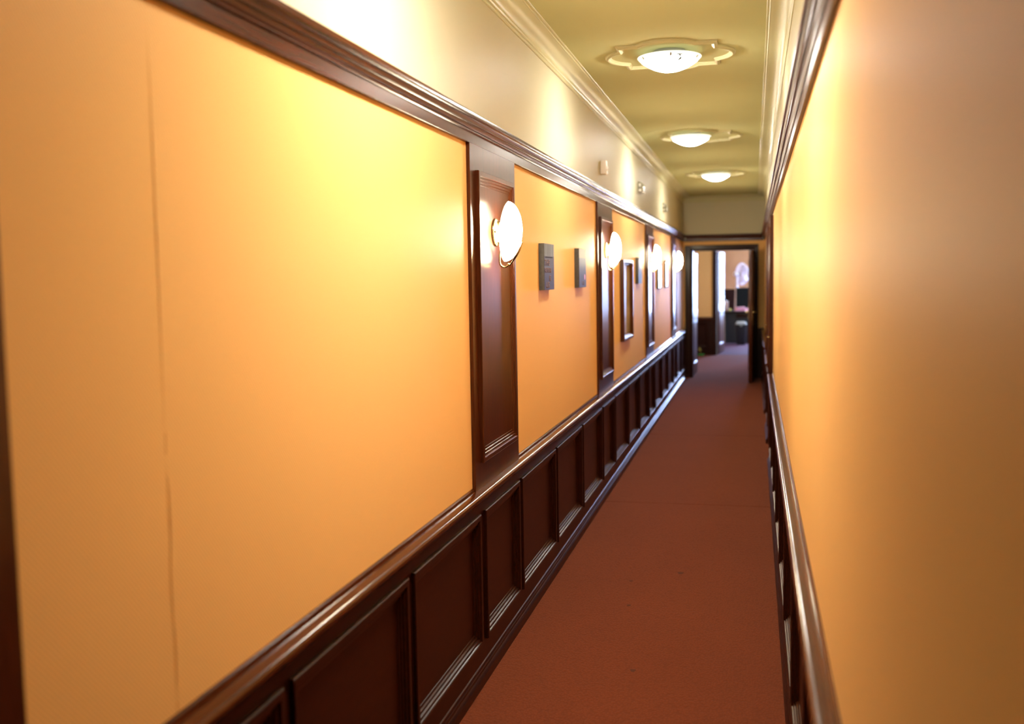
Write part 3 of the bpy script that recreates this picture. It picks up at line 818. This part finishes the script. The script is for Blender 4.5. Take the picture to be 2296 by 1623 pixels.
# pink cloth: folded layers with soft edges
co = (-.285, 24.30, .748)
cl = thing('folded_cloth', co, 'crumpled pink cloth lying on the desk edge', 'cloth')
for i, (x0, x1, z0, z1, dy) in enumerate(((-.455, -.125, .7485, .782, 0), (-.44, -.115, .782, .815, .01), (-.445, -.20, .815, .848, -.005))):
    bm = bmesh.new(); n = 26
    rings = []
    for k in range(15):
        s = k / 14; x = x0 + (x1 - x0) * s
        e = min(1, s * 6, (1 - s) * 6) ** .5
        hz = (z1 - z0) / 2 * (.25 + .75 * e); zc_ = (z0 + z1) / 2 + .004 * sin(7 * s + i) * (i > 0)
        hy = .085 * (.55 + .45 * e) * (1 + .08 * sin(9 * s + 2 * i))
        rings.append([Vector((x, 24.30 + dy + hy * (abs(cos(t)) ** .6) * (1 if cos(t) > 0 else -1), max(.7482, zc_ + hz * (abs(sin(t)) ** .6) * (1 if sin(t) > 0 else -1)))) for t in [2 * pi * j / n for j in range(n)]])
    loft(bm, rings); obj('fold', bm, cloth_pink, cl, co, angle=80)

# ball, card box
bm = bmesh.new(); bmesh.ops.create_uvsphere(bm, u_segments=24, v_segments=16, radius=.035); bmesh.ops.translate(bm, verts=bm.verts, vec=(-.545, 24.27, .783))
bo = (-.545, 24.27, .748)
bl_ = obj('ball', bm, felt_yellow, None, bo, angle=80); bl_.location = bo
tag(bl_, 'small yellow-green ball on the desk left of the pink cloth', 'ball')
so = (-.64, 24.33, .748)
bx = thing('card_box', so, 'tall tan cardboard box on the end of the desk', 'box')
obj('carton', nbox(-.695, -.585, 24.28, 24.38, .7485, .965, .003), tan_card, bx, so)
obj('lid', nbox(-.698, -.582, 24.277, 24.383, .940, .985, .003), tan_card, bx, so)

# waste bin
wo = (-.285, 23.80, 0)
wb = thing('waste_bin', wo, 'black tapered waste bin with pale grey lid in front of the desk', 'bin')


def rrect(cx, cy, hx, hy, r, z, n=6):
    out_ = []
    for qx, qy, a0 in ((1, 1, 0), (-1, 1, 90), (-1, -1, 180), (1, -1, 270)):
        for k in range(n + 1):
            a = radians(a0 + 90 * k / n)
            out_.append(Vector((cx + qx * (hx - r) + r * cos(a), cy + qy * (hy - r) + r * sin(a), z)))
    return out_


obj('bin_body', loft(bmesh.new(), [rrect(-.285, 23.8, .095, .10, .03, 0), rrect(-.285, 23.8, .098, .103, .03, .01), rrect(-.285, 23.8, .125, .13, .03, .43)]), plastic_black, wb, wo)
brim_ = obj('bin_rim', loft(bmesh.new(), [rrect(-.285, 23.8, .130, .135, .03, .43), rrect(-.285, 23.8, .134, .139, .03, .435), rrect(-.285, 23.8, .134, .139, .03, .465), rrect(-.285, 23.8, .126, .131, .03, .47)]), plastic_black, wb, wo)
obj('swing_lid', loft(bmesh.new(), [rrect(-.285, 23.8, .122, .127, .03, .468), rrect(-.285, 23.81, .115, .115, .03, .505), rrect(-.295, 23.84, .085, .075, .02, .530)]), plastic_grey, wb, wo)
obj('lid_latch', nbox(-.305, -.265, 23.652, 23.664, .425, .455, .003), plastic_grey, brim_, wo)

# pedestal fan facing away to the right
po = (-.405, 25.2, 0)
pf = thing('pedestal_fan', po, 'white pedestal fan behind the desk, turned to the side', 'fan')
obj('base', lathe(bmesh.new(), [(0, 0), (.20, 0), (.205, .012), (.19, .03), (.06, .05), (.035, .07), (0, .07)], 32, Matrix.Translation((-.405, 25.2, 0.001))), fan_white, pf, po)
pole_ = obj('pole', tube(bmesh.new(), [(-.405, 25.2, .06), (-.405, 25.2, .75), (-.405, 25.2, 1.26), (-.405, 25.2, 1.30), (-.405, 25.2, 1.55)], [.060, .058, .042, .026, .024], 20), fan_white, pf, po)
obj('collar', lathe(bmesh.new(), [(.02, 1.25), (.048, 1.25), (.050, 1.27), (.040, 1.30), (.02, 1.305)], 20, Matrix.Translation((-.405, 25.2, 0))), fan_white, pole_, po)
ax = Vector((.84, .54, .03)).normalized(); hub = Vector((-.405, 25.2, 1.61))
rot = Vector((0, 0, 1)).rotation_difference(ax).to_matrix().to_4x4()
Mh = Matrix.Translation(hub) @ rot
obj('motor_housing', lathe(bmesh.new(), [(0, -.085), (.03, -.083), (.052, -.07), (.060, -.04), (.060, .03), (.050, .06), (0, .06)], 24, Mh), fan_white, pf, po)
Mg = Mh @ Matrix.Translation((0, 0, .145))
bm = bmesh.new(); R_ = .265
for k in range(40):
    a = 2 * pi * k / 40
    for s in (1, -1):
        tube(bm, [Mg @ Vector((R_ * rr_ * cos(a + .12 * (1 - rr_)), R_ * rr_ * sin(a + .12 * (1 - rr_)), s * dz)) for rr_, dz in ((.22, .075), (.6, .066), (.88, .042), (1.0, .006))], .0042, 4, False)
for rr_, dz in ((1.0, .006), (1.0, -.006), (.60, .066), (.60, -.066), (.88, .042), (.88, -.042)):
    tube(bm, [Mg @ Vector((R_ * rr_ * cos(2 * pi * k / 40), R_ * rr_ * sin(2 * pi * k / 40), dz)) for k in range(41)], .006 if rr_ == 1.0 else .003, 5, False)
for s in (1, -1):
    lathe(bm, [(0, s * .073), (.062, s * .073), (.062, s * .080), (0, s * .084)], 24, Mg)
obj('guard', bm, fan_white, pf, po, angle=60)
for k in range(3):
    bm = bmesh.new(); rings = []
    for i in range(7):
        s = i / 6; r0 = .03 + .205 * s; half = radians(18 + 22 * s - 10 * s * s)
        c0 = 2 * pi * k / 3 + .35 * s
        rings.append([Mg @ Vector((r0 * cos(c0 + half * q_), r0 * sin(c0 + half * q_), .030 * q_ + t_)) for q_, t_ in ((-1, 0), (-.3, .002), (.4, .003), (1, 0), (.4, -.001), (-.3, -.002))])
    loft(bm, rings); obj('blade', bm, fan_white, pf, po, angle=60)

# green dish with a sprig on the lobby floor
go = (-1.03, 20.45, 0)
gp = thing('flower_dish', go, 'small green dish with an olive sprig on the lobby floor', 'plant')
obj('dish', lathe(bmesh.new(), [(0, .001), (.05, .001), (.066, .012), (.072, .038), (.068, .040), (.060, .020), (0, .016)], 24, Matrix.Translation((-1.03, 20.45, 0))), leaf_green, gp, go)
obj('stem', tube(bmesh.new(), [(-1.03, 20.45, .016), (-1.035, 20.45, .07), (-1.045, 20.45, .12)], .005, 6), sprig, gp, go)
for dx, dy, dz, rr_ in ((-.045, 0, .135, .022), (-.065, .01, .12, .016), (-.03, -.01, .118, .017), (-.05, .015, .155, .014)):
    bm = bmesh.new(); bmesh.ops.create_icosphere(bm, subdivisions=2, radius=rr_); bmesh.ops.translate(bm, verts=bm.verts, vec=(-1.0 + dx, 20.45 + dy, dz))
    obj('blossom', bm, sprig, gp, go, angle=80)
